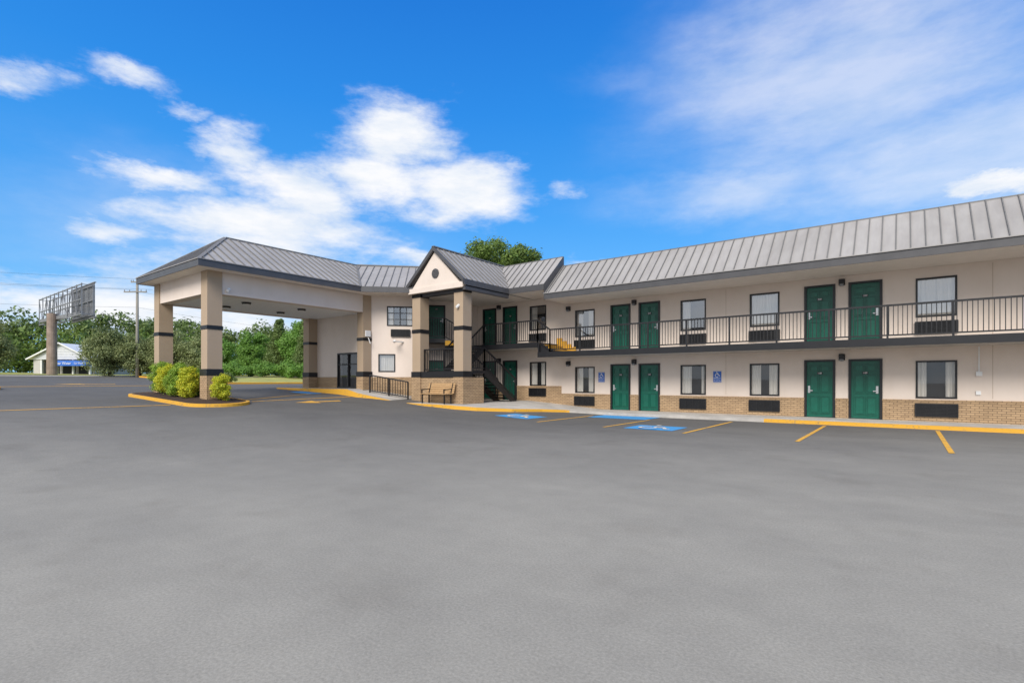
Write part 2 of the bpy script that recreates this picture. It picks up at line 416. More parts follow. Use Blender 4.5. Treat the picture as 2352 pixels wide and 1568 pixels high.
# ------------------------------------------------------------ roof helper
def roofpoly(mb,pts,e,mat='roof',step=.37,off=0.2,seam=True):
    P=[Vector(p) for p in pts]; e=Vector(e).normalized()
    nrm=Vector((0,0,0))
    for i in range(1,len(P)-1): nrm+=(P[i]-P[0]).cross(P[i+1]-P[0])
    nrm.normalize()
    if nrm.z<0: nrm=-nrm
    s=nrm.cross(e).normalized()
    if s.z<0: s=-s
    mb.face(P,mat)
    if not seam: return
    o=P[0]; q=[((p-o).dot(e),(p-o).dot(s)) for p in P]
    lo=min(a for a,_ in q);hi=max(a for a,_ in q); u=lo+off
    while u<hi-.03:
        hit=[]
        for i in range(len(q)):
            a,b=q[i],q[(i+1)%len(q)]
            if (a[0]-u)*(b[0]-u)<0: hit.append(a[1]+(b[1]-a[1])*(u-a[0])/(b[0]-a[0]))
        hit.sort()
        if len(hit)>=2 and hit[-1]-hit[0]>.1:
            A=o+e*u+s*hit[0]+nrm*.02;B=o+e*u+s*hit[-1]+nrm*.02
            mb.bar(A,B,.028,.05,'seam',up=nrm)
        u+=step

# ------------------------------------------------------------ motel
B=thing('motel_building',(-8,22.2,0),'two storey beige stucco motel with green doors and grey metal roof','building')
WF=Fr((0,22.2),(1,0),(0,-1))
def thing_part(name,parent):
    o=bpy.data.objects.new(name,None);COL.objects.link(o);o.empty_display_size=.1;attach(o,parent);return o
def window(F,u0,u1,z0,z1,style=0,muntin=False,parent=None,gm='glass'):
    e=thing_part('window',parent or B)
    mb=MB(); w=.035
    F.box(mb,u0-.02,u1+.02,-.05,.022,z1-w,z1+.02,'black');F.box(mb,u0-.02,u1+.02,-.05,.022,z0-.02,z0+w,'black')
    F.box(mb,u0-.02,u0+w,-.05,.02,z0+w,z1-w,'black');F.box(mb,u1-w,u1+.02,-.05,.02,z0+w,z1-w,'black')
    if muntin:
        for i in (1,2,3):
            wd=.05 if i==2 else .025; u=u0+(u1-u0)*i/4; F.box(mb,u-wd/2,u+wd/2,-.045,-.01,z0+w,z1-w,'black' )
        for i in (1,2):
            z=z0+(z1-z0)*i/3; F.box(mb,u0+w,u1-w,-.04,-.013,z-.014,z+.014,'black')
    mb.build('frame',e)
    mb=MB(); mb.face([F.P(u0,-.055,z0),F.P(u1,-.055,z0),F.P(u1,-.055,z1),F.P(u0,-.055,z1)],gm); mb.build('glass_pane',e,recalc=False)
    mb=MB()
    for a,b in {0:((0,.36),(.64,1)),1:((0,.26),(.74,1)),2:((0,.5),(.505,1)),3:((0,.36),(.9,1)),4:((0,.4),(.8,1))}[style]:
        n=44; pa=u0+(u1-u0)*a; pb=u0+(u1-u0)*b; prev=None
        for i in range(n+1):
            u=pa+(pb-pa)*i/n; d=-.13+.03*math.sin(u*58+random.random()*1.2)+.012*math.sin(u*23)
            if prev: mb.face([F.P(prev[0],prev[1],z0),F.P(u,d,z0),F.P(u,d,z1),F.P(prev[0],prev[1],z1)],'curtain')
            prev=(u,d)
    mb.build('curtain',e,recalc=False)
    mb=MB()
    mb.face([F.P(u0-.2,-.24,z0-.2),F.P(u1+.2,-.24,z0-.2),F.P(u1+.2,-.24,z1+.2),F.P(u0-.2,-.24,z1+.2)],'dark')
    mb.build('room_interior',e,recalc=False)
def door(F,u0,u1,z0,z1,num,hside,parent=None):
    parent=parent or B
    mb=MB(); w=.07
    a,b,t=u0+w,u1-w,z1-w
    F.box(mb,a,b,-.09,-.05,z0,t,'green')
    W=b-a; H=t-z0
    for (pu0,pu1) in ((.12,.46),(.54,.88)):
        for (pz0,pz1) in ((.08,.38),(.45,.76),(.82,.93)):
            x0,x1,y0,y1=a+W*pu0,a+W*pu1,z0+H*pz0,z0+H*pz1
            g=.02
            F.box(mb,x0+.035,x1-.035,-.05,-.024,y0+.035,y1-.035,'green')
            for r in ((x0,x1,y0-g,y0),(x0,x1,y1,y1+g),(x0-g,x0,y0-g,y1+g),(x1,x1+g,y0-g,y1+g)):
                F.box(mb,r[0],r[1],-.05,-.024,r[2],r[3],'green')
    slab=mb.build('door',parent)
    mb=MB()
    F.box(mb,u0-.01,a,-.12,.035,z0,z1,'black');F.box(mb,b,u1+.01,-.12,.035,z0,z1,'black');F.box(mb,a,b,-.12,.035,t,z1,'black')
    F.box(mb,a,b,-.12,-.02,z0,z0+.03,'black')
    mb.build('door_frame',slab)
    mb=MB(); h=a+.075 if hside<0 else b-.075
    F.box(mb,h-.035,h+.035,-.05,-.02,z0+.92,z0+1.18,'steel')
    F.box(mb,min(h,h-hside*.12),max(h,h-hside*.12),-.01,.01,z0+.985,z0+1.02,'steel'); F.box(mb,h-.014,h+.014,-.02,-.0,z0+.98,z0+1.025,'steel')
    mb.build('handle',slab)
    mb=MB(); c=(a+b)/2
    F.box(mb,c-.085,c+.085,-.029,-.016,z0+1.60,z0+1.69,'black'); mb.build('number_plate',slab)
    text(num,.085,F,c,-.014,z0+1.645,'white',slab)
def acunit(F,u0,u1,z0,z1):
    mb=MB(); F.box(mb,u0,u1,-.02,.055,z0,z1,'black')
    n=9
    for i in range(n):
        z=z0+.03+(z1-z0-.06)*i/(n-1); F.box(mb,u0+.02,u1-.02,.055,.085,z-.008,z+.008,'ac')
    F.box(mb,u0,u1,.055,.09,z1-.015,z1+.01,'ac');F.box(mb,u0,u1,.055,.09,z0-.01,z0+.012,'ac')
    F.box(mb,u0-.005,u0+.02,.055,.09,z0+.012,z1-.015,'ac');F.box(mb,u1-.02,u1+.005,.055,.09,z0+.012,z1-.015,'ac')
    for k in (.25,.5,.75):
        u=u0+(u1-u0)*k; F.box(mb,u-.008,u+.008,.055,.088,z0+.012,z1-.015,'ac')
    mb.build('air_conditioner',B)
def lamp(F,u,z):
    mb=MB(); F.box(mb,u-.08,u+.08,.03,.19,z-.02,z+.15,'black'); F.box(mb,u-.065,u+.065,.045,.175,z-.09,z-.02,'galv'); F.box(mb,u-.1,u+.1,.0,.03,z-.06,z+.17,'black')
    mb.build('wall_lamp',B,bevel=.01)

wins=[];doors=[]
for k in range(3):
    o=8*k
    for c in (-12.42,-7.2):
        x=c+o
        if x<12: wins.append((x-.5,x+.53))
    doors.append((-10.53+o-.49,-10.53+o+.49,-1,6+2*k)); doors.append((-9.13+o-.49,-9.13+o+.49,1,7+2*k))
acs=[]
ops=[];bops=[]
for a,b in wins:
    ops+= [(a,b,.90,2.12),(a,b,3.62,4.89)]; acs+=[(a-.04,b+.04,.28,.70),(a-.04,b+.04,3.05,3.44)]
for a,b,h,n in doors:
    ops+= [(a,b,.1,2.24),(a,b,2.82,5.0)]; bops.append((a-.0,b+.0,-.3,1.0))
mb=MB(); wall(mb,WF,-13.38,14,-.3,5.3,ops,'stucco')
lw=[(-15.65,-14.67)]; ld=[(-18.88,-17.94,-1,4),(-17.45,-16.5,1,5)]
ops2=[];bops2=[]
for a,b in lw:
    ops2+=[(a,b,1.23,2.42),(a,b,4.1,5.33)]; acs+=[(a-.04,b+.04,.68,1.08),(a-.04,b+.04,3.5,3.9)]
for a,b,h,n in ld:
    ops2+=[(a,b,.44,2.56),(a,b,3.3,5.46)]; bops2.append((a,b,-.3,1.5))
wall(mb,WF,-19.3,-13.38,-.3,5.9,ops2,'stucco')
mb.build('wall',B,recalc=False)
for u in (-5.85,2.2,10.2):
    mb=MB(); WF.box(mb,u-.005,u+.005,-.01,.003,.9,5.2,'tan'); mb.build('expansion_joint',B)
def wains(F,u0,u1,top,bo,d=.035,zb=-.3):
    us=[u0]
    for a,b in sorted((o[0],o[1]) for o in bo):
        if u0<a<u1: us+=[a,b]
    us.append(u1)
    for a,b in zip(us[::2],us[1::2]):
        mb=MB()
        F.box(mb,a,b,-.05,d,zb,top-.07,'brick')
        F.box(mb,a,b,-.05,d+.012,top-.07,top+.003,'brick')
        mb.build('brick_base',B)
wains(WF,-13.73,14,.83,bops); wains(WF,-19.3,-13.73,1.2,bops2)
DF=Fr((-21.3,16.4),(.70711,.70711),(.70711,-.70711))
LF=Fr((0,16.4),(1,0),(0,-1))
wains(DF,0,2.3,1.65,[]); wains(LF,-26.1,-21.3,1.66,[(-24.15,-22.27)])
for i,(a,b) in enumerate(wins):
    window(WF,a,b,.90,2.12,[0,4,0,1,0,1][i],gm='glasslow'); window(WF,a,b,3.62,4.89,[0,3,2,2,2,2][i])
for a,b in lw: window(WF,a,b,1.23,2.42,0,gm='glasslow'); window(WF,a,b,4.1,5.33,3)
for a,b,h,n in doors:
    door(WF,a,b,.1,2.24,'1%02d'%n,h); door(WF,a,b,2.84,5.0,'2%02d'%n,h)
for a,b,h,n in ld:
    door(WF,a,b,.44,2.56,'1%02d'%n,h); door(WF,a,b,3.3,5.46,'2%02d'%n,h)
for a,b,c,d in acs: acunit(WF,a,b,c,d)
for x in (-9.83,-1.83,-13.3,6.2): lamp(WF,x,4.98); lamp(WF,x,2.27)
lamp(WF,-17.7,5.42);lamp(WF,-17.7,2.52)
mb=MB();WF.box(mb,1.80,1.95,0,.08,1.62,1.76,'white');WF.box(mb,1.86,1.89,0,.03,1.76,2.56,'white');WF.box(mb,1.80,1.92,0,.05,1.02,1.14,'white');mb.build('electrical_box',B)
mb=MB()
wall(mb,DF,0,2.3,.2,5.8,[(.37,1.16,1.93,2.79),(.79,2.05,4.24,5.19)],'stucco')
P0=(-21.3+2.3*.70711,16.4+2.3*.70711)
R0=(-20.65,18.95)
mb.face([(P0[0],P0[1],.2),(R0[0],R0[1],.2),(R0[0],R0[1],5.8),(P0[0],P0[1],5.8)],'stucco')
RF=Fr(R0,(.70711,.70711),(.70711,-.70711))
wall(mb,RF,0,1.9,.2,5.8,[(.5,1.42,3.65,5.5),(.5,1.42,.44,2.56)],'stucco')
E0=RF.P(1.9,0,0)
mb.face([(E0[0],E0[1],.2),(-19.3,22.2,.2),(-19.3,22.2,5.8),(E0[0],E0[1],5.8)],'stucco')
wall(mb,LF,-26.1,-21.3,.5,5.6,[(-24.15,-22.27,1.06,2.93)],'stucco')
mb.face([(-26.1,16.4,.5),(-26.1,31,.5),(-26.1,31,5.9),(-26.1,16.4,5.9)],'stucco')
mb.face([(-26.1,31,.5),(14,31,-.3),(14,31,5.9),(-26.1,31,5.9)],'stucco')
mb.face([(14,22.2,-.3),(14,31,-.3),(14,31,5.9),(14,22.2,5.9)],'stucco')
mb.build('wall',B,recalc=False)
window(DF,.37,1.16,1.93,2.79,2); window(DF,.79,2.05,4.24,5.19,1,muntin=True)
acunit(DF,.97,1.92,3.69,4.04)
door(RF,.5,1.42,3.65,5.5,'203',1);door(RF,.5,1.42,.44,2.56,'103',1)
e=thing_part('entrance_door',B)
mb=MB()
for u in (-24.15,-23.24,-22.33): LF.box(mb,u,u+.06,-.1,.02,1.06,2.93,'black')
LF.box(mb,-24.09,-22.33,-.1,.018,2.85,2.93,'black');LF.box(mb,-24.09,-22.33,-.1,.018,1.06,1.16,'black');LF.box(mb,-24.09,-22.33,-.08,.0,2.3,2.35,'black')
mb.build('frame',e)
mb=MB();mb.face([LF.P(-24.1,-.06,1.1),LF.P(-22.3,-.06,1.1),LF.P(-22.3,-.06,2.9),LF.P(-24.1,-.06,2.9)],'glasslow');mb.build('glass_pane',e,recalc=False)
mb=MB();LF.box(mb,-24.3,-22.1,-2,-.4,.95,3.1,'dark');mb.build('room_interior',e)
# roofs
mb=MB()
roofpoly(mb,[(-13.38,20.1,5.5),(14,20.1,5.5),(14,21.76,7.07),(-13.38,21.76,7.07)],(1,0,0))
roofpoly(mb,[(-15.5,20.1,5.96),(-13.38,20.1,5.96),(-13.38,21.76,7.53),(-17.6,21.76,7.53)],(1,0,0))
roofpoly(mb,[(-20.65,15.27,5.96),(-15.82,20.1,5.96),(-19.37,21.76,7.73),(-23.77,17.36,7.73)],(1,1,0))
roofpoly(mb,[(-15.45,16.85,5.96),(-15.45,20.1,5.96),(-17.34,22.2,7.63),(-17.34,16.85,7.63)],(0,1,0))
roofpoly(mb,[(-19.2,16.85,5.96),(-19.2,19,5.96),(-17.34,22.2,7.63),(-17.34,16.85,7.63)],(0,1,0))
mb.bar((-17.34,16.8,7.65),(-17.34,22.2,7.65),.16,.05,'seam')
mb.box(-13.38,14,21.74,21.86,6.6,7.10,'seam'); mb.box(-19.0,-13.38,21.74,21.86,7.0,7.56,'seam')
mb.bar((-23.77,17.36,7.75),(-19.37,21.76,7.75),.16,.06,'seam')
mb.face([(-13.36,20.05,5.22),(-13.36,21.8,6.95),(-13.36,21.8,7.56),(-13.36,20.05,5.98)],'fascia')
mb.bar((-13.34,20.1,5.53),(-13.34,21.76,7.10),.1,.05,'seam')
mb.face([(-13.38,21.8,6.8),(14,21.8,6.8),(14,31,6.8),(-13.38,31,6.8)],'roof'); mb.face([(-26.9,18,7.0),(-19.3,21.8,7.0),(-13.38,21.8,7.0),(-13.38,31,7.0),(-26.9,31,7.0)],'roof')
mb.build('roof',B,recalc=True)
mb=MB()
mb.box(-13.38,14,20.06,20.1,5.25,5.5,'fascia'); mb.box(-13.38,14,20.02,20.1,5.5,5.53,'roof')
mb.box(-15.45,-13.38,20.06,20.1,5.70,5.97,'fascia')
mb.box(-15.45,-15.41,16.85,20.1,5.70,5.96,'fascia')
mb.box(-19.2,-19.16,16.85,17.4,5.70,5.96,'fascia')
a=(-20.65,15.27);b=(-15.82,20.1)
mb.bar((a[0],a[1],5.83),(b[0],b[1],5.83),.04,.26,'fascia')
for x0,x1 in ((-19.22,-17.34),(-15.43,-17.34)):
    mb.hexa([(x0,16.80,5.78),(x1,16.80,7.47),(x1,16.9,7.47),(x0,16.9,5.78),(x0,16.80,5.98),(x1,16.80,7.67),(x1,16.9,7.67),(x0,16.9,5.98)],'fascia')
mb.build('fascia',B)
mb=MB()
mb.box(-13.38,14,20.1,22.19,5.26,5.30,'soffit')
mb.face([(-19.2,16.9,5.66),(-15.45,16.9,5.66),(-15.45,20.1,5.66),(-15.45,22.19,5.66),(-19.2,22.19,5.66)],'soffit')
mb.box(-15.45,-13.38,20.1,22.19,5.69,5.74,'soffit')
mb.face([(-13.375,20.1,5.3),(-13.375,22.19,5.3),(-13.375,22.19,5.7),(-13.375,20.1,5.7)],'soffit')
mb.face([(-20.65,15.27,5.7),(-19.1,16.82,5.7),(-19.2,22.19,5.7),(-21.3,22,5.7),(-22.3,16.4,5.7)],'soffit')
mb.build('soffit',B,recalc=False)
mb=MB()
mb.hexa([(-19.0,16.93,5.70),(-15.62,16.93,5.70),(-15.62,17.1,5.70),(-19.0,17.1,5.70),(-17.36,16.93,7.40),(-17.32,16.93,7.40),(-17.32,17.1,7.40),(-17.36,17.1,7.40)],'stucco')
mb.box(-19.1,-15.55,16.88,17.1,5.62,5.86,'stucco')
g=mb.build('gable',B)
mb=MB(); mb.cyl((-17.28,16.93,6.42),(-17.28,16.89,6.42),.22,.22,'fascia',24)
for i in range(6): mb.box(-17.44,-17.12,16.87,16.89,6.27+i*.055,6.285+i*.055,'seam')
mb.build('vent',g)
def column(parent,x0,y0,a,zb,zt,bt,bands,ped=.0):
    mb=MB(); mb.box(x0,x0+a,y0,y0+a,bt,zt,'tan'); c=mb.build('column',parent)
    mb=MB(); p=.03+ped; mb.box(x0-p,x0+a+p,y0-p,y0+a+p,zb-.4,bt,'brick'); mb.build('column_base',c)
    for z0,z1 in bands:
        q=p+.008 if z0<2.2 else .018
        mb=MB(); mb.box(x0-q,x0+a+q,y0-q,y0+a+q,z0,z1,'black')
        mb.build('band',c)
    return c
bands=[(1.63,1.9),(3.75,3.93),(5.45,5.66)]
column(B,-19.05,17.1,.56,.4,5.66,1.63,bands); column(B,-16.28,17.1,.56,.4,5.66,1.63,bands)
mb=MB(); mb.box(-18.45,-16.33,17.13,17.5,.0,1.62,'brick'); mb.box(-18.45,-16.33,17.10,17.53,1.62,1.89,'black'); mb.build('stair_wall',B)
mb=MB(); mb.box(-16.1,-15.7,17.7,18.5,.0,1.62,'brick'); mb.build('stair_wall',B)
mb=MB(); mb.box(-19.0,-18.6,17.7,18.5,.0,1.62,'brick'); mb.build('stair_wall',B)
mb=MB();mb.box(-15.6,-15.45,16.95,20.1,5.5,5.66,'fascia');mb.build('beam',B)
mb=MB();mb.box(-18.45,-16.32,17.2,17.5,5.48,5.64,'fascia');mb.build('beam',B)
mb=MB(); mb.cyl((-15.98,17.0,4.82),(-15.98,17.1,4.86),.05,.06,'white',12);mb.cyl((-15.98,16.96,4.78),(-15.98,17.05,4.8),.06,.06,'white',12);mb.build('security_camera',B)
mb=MB()
mb.box(-13.98,14,20.5,22.19,2.60,2.82,'concrete'); mb.box(-13.98,14,20.43,20.5,2.58,2.83,'black')
mb.box(-19.29,-13.98,20.5,22.19,3.08,3.3,'concrete'); mb.box(-18.5,-13.98,20.43,20.5,3.05,3.31,'black')
mb.box(-13.975,-13.9,20.45,22.18,2.83,3.29,'black')
mb.hexa([(-20.63,18.93,3.43),(-19.9,18.2,3.43),(-18.9,19.2,3.43),(-19.64,19.94,3.43),(-20.63,18.93,3.65),(-19.9,18.2,3.65),(-18.9,19.2,3.65),(-19.64,19.94,3.65)],'black')
mb.hexa([(-19.64,19.94,3.08),(-18.9,19.2,3.08),(-18.5,20.5,3.08),(-19.29,20.5,3.08),(-19.64,19.94,3.29),(-18.9,19.2,3.29),(-18.5,20.5,3.29),(-19.29,20.5,3.29)],'black')
mb.build('balcony',B)
mb=MB()
for i in range(3):
    x=-13.9+i*.27; mb.box(x,x+.27,20.55,22.15,2.82,3.3-.12*(i+1)+.0,'black')
for i in range(4):   # yellow skirting stepping down along the wall
    x=-13.95+i*.27; mb.box(x,x+.27,22.10,22.17,2.83,3.60-.16*i,'yellow')
for i in range(3):   # yellow tread edges
    x=-13.9+i*.27; mb.box(x+.2,x+.275,20.54,22.09,3.3-.12*(i+1)-.05,3.3-.12*(i+1)+.006,'yellow')
mb.build('steps',B)
mb=MB()
for i in range(2):
    a=Vector((-18.9+.2*i,19.2+.2*i)); b=Vector((-19.6+.2*i,19.9+.2*i)); h=3.29+.24-.12*i
    mb.hexa([(a.x,a.y,3.29),(a.x+.2,a.y+.2,3.29),(b.x+.2,b.y+.2,3.29),(b.x,b.y,3.29),(a.x,a.y,h),(a.x+.2,a.y+.2,h),(b.x+.2,b.y+.2,h),(b.x,b.y,h)],'yellow')
mb.build('steps',B)
def railing(pts,parent,h=1.05,sp=.118,post=1.6,name='railing'):
    mb=MB()
    for a,b in zip(pts,pts[1:]):
        a=Vector(a);b=Vector(b);L=(Vector((b.x,b.y))-Vector((a.x,a.y))).length
        mb.bar(a+Vector((0,0,h)),b+Vector((0,0,h)),.06,.06,'black'); mb.bar(a+Vector((0,0,.1)),b+Vector((0,0,.1)),.04,.045,'black')
        n=max(1,int(L/sp))
        for i in range(n+1):
            p=a.lerp(b,i/n); mb.box(p.x-.0105,p.x+.0105,p.y-.0105,p.y+.0105,p.z+.1,p.z+h,'black')
        n=max(1,round(L/post))
        for i in range(n+1):
            p=a.lerp(b,i/n); mb.box(p.x-.028,p.x+.028,p.y-.028,p.y+.028,p.z-.05,p.z+h,'black')
    return mb.build(name,parent)
railing([(-17.35,20.47,3.3),(-14.0,20.47,3.3),(-13.3,20.47,2.82),(14,20.47,2.82)],B)
railing([(-20.5,18.85,3.65),(-19.9,18.25,3.65),(-18.95,19.2,3.65),(-18.5,19.6,3.3),(-18.45,20.47,3.3)],B)
mb=MB()
mb.box(-18.98,-15.75,17.53,18.7,1.8,1.95,'black')
def flight(x0,x1,y0,z0,y1,z1,n):
    for i in range(n):
        y=y0+(y1-y0)*i/n; z=z0+(z1-z0)*(i+1)/n if z1>z0 else z0+(z1-z0)*(i)/n
        mb.box(x0,x1,min(y,y+(y1-y0)/n)-.01,max(y,y+(y1-y0)/n)+.02,z-.05,z,'black')
    for x in (x0,x1):
        mb.bar((x,y0,z0-.1),(x,y1,z1-.1),.05,.28,'black')
flight(-16.9,-15.8,18.7,1.95,21.1,.45,9); flight(-18.45,-17.35,18.7,1.95,20.5,3.3,8)
st=mb.build('staircase',B)
railing([(-16.25,17.35,1.9),(-18.5,17.35,1.9)],st)
railing([(-15.78,17.75,1.95),(-15.78,18.65,1.95),(-15.78,21.1,.5)],st,post=2.6)
railing([(-16.95,18.7,1.95),(-16.95,21.1,.5)],st,post=2.6)
railing([(-17.33,18.7,1.95),(-17.35,20.47,3.3)],st,post=2.6)
railing([(-18.47,18.7,1.95),(-18.47,20.47,3.3)],st,post=2.6)
railing([(-20.75,15.9,wz(-20.75)),(-19.25,17.0,wz(-19.25))],B,h=.85,sp=.12,post=1.2)
mb=MB(); mb.cyl((-20.2,16.95,3.42),(-20.0,16.8,3.44),.08,.05,'white',10); mb.box(-20.2,-20.15,17.0,17.5,3.39,3.45,'white'); mb.build('wall_lamp',B)

# ------------------------------------------------------------ entrance canopy
C=thing('entrance_canopy',(-23.8,12,.8),'drive-through entrance canopy on tan columns with hipped grey metal roof','canopy')
mb=MB()
A_=(-20.65,8.2,5.96);Bq=(-26.9,8.2,5.96);R1=(-23.77,10.5,7.73);R2=(-23.77,17.36,7.73)
roofpoly(mb,[A_,(-20.65,15.27,5.96),R2,R1],(0,1,0)); roofpoly(mb,[Bq,A_,R1],(1,0,0)); roofpoly(mb,[Bq,R1,R2,(-26.9,17.36,5.96)],(0,1,0))
mb.bar(A_,R1,.14,.06,'seam');mb.bar(Bq,R1,.14,.06,'seam');mb.bar(R1,R2,.16,.06,'seam');mb.bar(R2,(-20.65,15.27,5.97),.12,.05,'seam')
mb.build('roof',C)
mb=MB()
mb.box(-26.94,-20.61,8.16,8.2,5.70,5.95,'fascia');mb.box(-20.65,-20.61,8.2,15.27,5.70,5.95,'fascia');mb.box(-26.94,-26.9,8.2,17.3,5.70,5.95,'fascia')
mb.box(-26.96,-20.59,8.13,8.2,5.95,5.98,'roof');mb.box(-20.65,-20.58,8.2,15.27,5.95,5.98,'roof')
mb.build('fascia',C)
mb=MB()
mb.box(-26.88,-20.67,8.22,8.78,5.71,5.75,'soffit');mb.box(-21.25,-20.67,8.78,15.9,5.71,5.75,'soffit');mb.box(-26.88,-26.5,8.78,16.4,5.71,5.75,'soffit');mb.build('soffit',C)
for q in ((-26.05,-21.8,8.78,9.2),(-21.75,-21.3,9.28,15.95),(-26.5,-26.1,9.28,15.95)):
    mb=MB(); mb.box(*q,4.85,5.72,'stucco'); mb.build('beam',C)
mb=MB();mb.box(-26.1,-21.75,9.2,16.39,4.88,4.95,'ceiling');mb.build('ceiling',C)
for x in (-22.9,-24.8):
    for y in (11,13.6):
        mb=MB();mb.cyl((x,y,4.88),(x,y,4.80),.2,.17,'black',16);mb.cyl((x,y,4.80),(x,y,4.78),.14,.12,'white',16);mb.build('ceiling_lamp',C)
cb=[(1.67,1.92),(3.45,3.6)]
column(C,-21.8,8.73,.55,.6,5.71,1.67,cb);column(C,-26.6,8.73,.55,.7,5.71,1.67,cb)
column(C,-21.75,15.9,.48,.9,5.71,1.67,cb);column(C,-26.6,15.9,.55,.9,5.71,1.67,cb)
mb=MB();mb.cyl((-21.25,9.5,5.05),(-21.18,9.45,5.0),.06,.06,'white',12);mb.box(-21.3,-21.2,9.48,9.56,5.05,5.12,'white');mb.build('security_camera',C)
mb=MB();mb.box(-21.27,-21.2,16.0,16.3,3.65,3.95,'white');mb.bar((-21.2,16.15,3.6),(-21.1,16.2,3.3),.04,.04,'white');mb.build('electrical_box',C,bevel=.01)

# ------------------------------------------------------------ bench
bn=thing('bench',(-16.9,16.7,.44),'slatted light wood bench with black metal frame against the brick pedestal','bench')
z=.44
mb=MB()
for i in range(4): mb.box(-17.75,-16.05,16.35+i*.115,16.44+i*.115,z+.42,z+.45,'wood')
mb.build('seat',bn,bevel=.004)
mb=MB()
for i in range(5):
    zz=z+.46+i*.095; y=16.83+i*.026; mb.hexa([(-17.75,y,zz),(-16.05,y,zz),(-16.05,y+.03,zz),(-17.75,y+.03,zz),(-17.75,y+.02,zz+.08),(-16.05,y+.02,zz+.08),(-16.05,y+.05,zz+.08),(-17.75,y+.05,zz+.08)],'wood')
mb.build('backrest',bn,bevel=.004)
for x in (-17.6,-16.2):
    mb=MB(); mb.bar((x,16.4,z),(x,16.4,z+.42),.05,.05,'black');mb.bar((x,16.82,z),(x,16.82,z+.45),.05,.05,'black');mb.bar((x,16.82,z+.4),(x,16.97,z+.92),.05,.04,'black');mb.bar((x,16.37,z+.4),(x,16.84,z+.4),.05,.04,'black');mb.bar((x,16.36,z+.62),(x,16.88,z+.66),.05,.04,'black');mb.bar((x,16.38,z+.42),(x,16.38,z+.62),.04,.04,'black')
    mb.build('leg',bn)

# ------------------------------------------------------------ signs
for x in (-11.5,-6.19):
    s=thing('accessible_parking_sign',(x,22.2,1.4),'blue and white accessible parking penalty sign on the motel wall','sign','accessible parking signs on the motel wall')
    mb=MB();WF.box(mb,x-.16,x+.16,.005,.02,1.40,1.87,'bluesign');WF.box(mb,x-.15,x+.15,.02,.0215,1.85,1.86,'white');WF.box(mb,x-.15,x+.15,.02,.0215,1.41,1.42,'white');mb.build('panel',s)
    text('PENALTY',.068,WF,x,.022,1.575,'white',s,'lettering'); text('$60 TO $500 FINE',.033,WF,x,.022,1.51,'white',s,'lettering'); text('TOW-AWAY ZONE',.033,WF,x,.022,1.46,'white',s,'lettering')
    mb=MB()
    def mk(a,b,wd,x=x):
        k=.25; d=Vector((b[0]-a[0],b[1]-a[1])).normalized()*wd*.6
        q=[(a[0]+d.y,a[1]-d.x),(b[0]+d.y,b[1]-d.x),(b[0]-d.y,b[1]+d.x),(a[0]-d.y,a[1]+d.x)]
        mb.face([WF.P(x+u*k,.024,1.73+v*k) for u,v in q],'white')
    iso_symbol(mk); mb.build('wheelchair_symbol',s,recalc=False)

# ------------------------------------------------------------ foliage
def leafmesh(name,clumps,per,size,mat,seed=0,flat=.85):
    r=np.random.default_rng(seed); V=[];
    for (cx,cy,cz,rad) in clumps:
        n=per
        d=r.normal(size=(n,3)); d/=np.linalg.norm(d,axis=1)[:,None]
        rr_=rad*(.45+.6*r.random(n)**.6)*(1+.15*r.normal(size=n))
        c=np.array([cx,cy,cz])+d*rr_[:,None]*np.array([1,1,flat])
        nn=d+r.normal(size=(n,3))*.6+np.array([0,0,.35]); nn/=np.linalg.norm(nn,axis=1)[:,None]
        t=np.cross(nn,r.normal(size=(n,3))); t/=np.linalg.norm(t,axis=1)[:,None]; b=np.cross(nn,t)
        s=size*(.6+.8*r.random(n))[:,None]
        V.append(np.stack([c-t*s*.9,c-b*s*.45,c+t*s*.9,c+b*s*.45],axis=1).reshape(-1,3))
    V=np.concatenate(V); nf=len(V)//4
    me=bpy.data.meshes.new(name); me.vertices.add(len(V)); me.vertices.foreach_set('co',V.ravel())
    me.loops.add(nf*4); me.loops.foreach_set('vertex_index',np.arange(nf*4,dtype=np.int32))
    me.polygons.add(nf); me.polygons.foreach_set('loop_start',np.arange(0,nf*4,4,dtype=np.int32))
    try: me.polygons.foreach_set('loop_total',np.full(nf,4,dtype=np.int32))
    except Exception: pass
    me.update(calc_edges=True); me.validate(); me.materials.append(M[mat]); return me
def crown_clumps(rx,rz,cz,n,seed,rmin=.25,rmax=.42,bottom=-1):
    r=np.random.default_rng(seed); out=[]
    while len(out)<n:
        d=r.normal(size=3); d/=np.linalg.norm(d)
        if d[2]<bottom: continue
        k=.35+.5*r.random()
        out.append((d[0]*rx*k,d[1]*rx*k,cz+d[2]*rz*k,rx*(rmin+(rmax-rmin)*r.random())))
    return out
def trunk_mesh(h,r,rx,seed,multi=1):
    rd=random.Random(seed); mb=MB()
    for k in range(multi):
        a=rd.random()*6.28; o=Vector((math.cos(a),math.sin(a),0))*(.15 if multi>1 else 0)
        top=o*3+Vector((rd.uniform(-.1,.1)*h,rd.uniform(-.1,.1)*h,h)) if multi>1 else Vector((rd.uniform(-.05,.05)*h,rd.uniform(-.05,.05)*h,h))
        mid=o+(top-o)*.45+Vector((rd.uniform(-.04,.04)*h,rd.uniform(-.04,.04)*h,0))
        mb.cyl(o,mid,r,r*.7,'bark',8); mb.cyl(mid,top,r*.7,r*.25,'bark',8)
        for i in range(6 if multi==1 else 2):
            s=mid.lerp(top,rd.random()*.8); b=rd.random()*6.28
            e=s+Vector((math.cos(b)*rx*.7,math.sin(b)*rx*.7,h*.25*rd.uniform(.4,1.2))); mb.cyl(s,e,r*.35,r*.1,'bark',6)
    me_o=mb.build('trunk'); me=me_o.data; bpy.data.objects.remove(me_o); return me
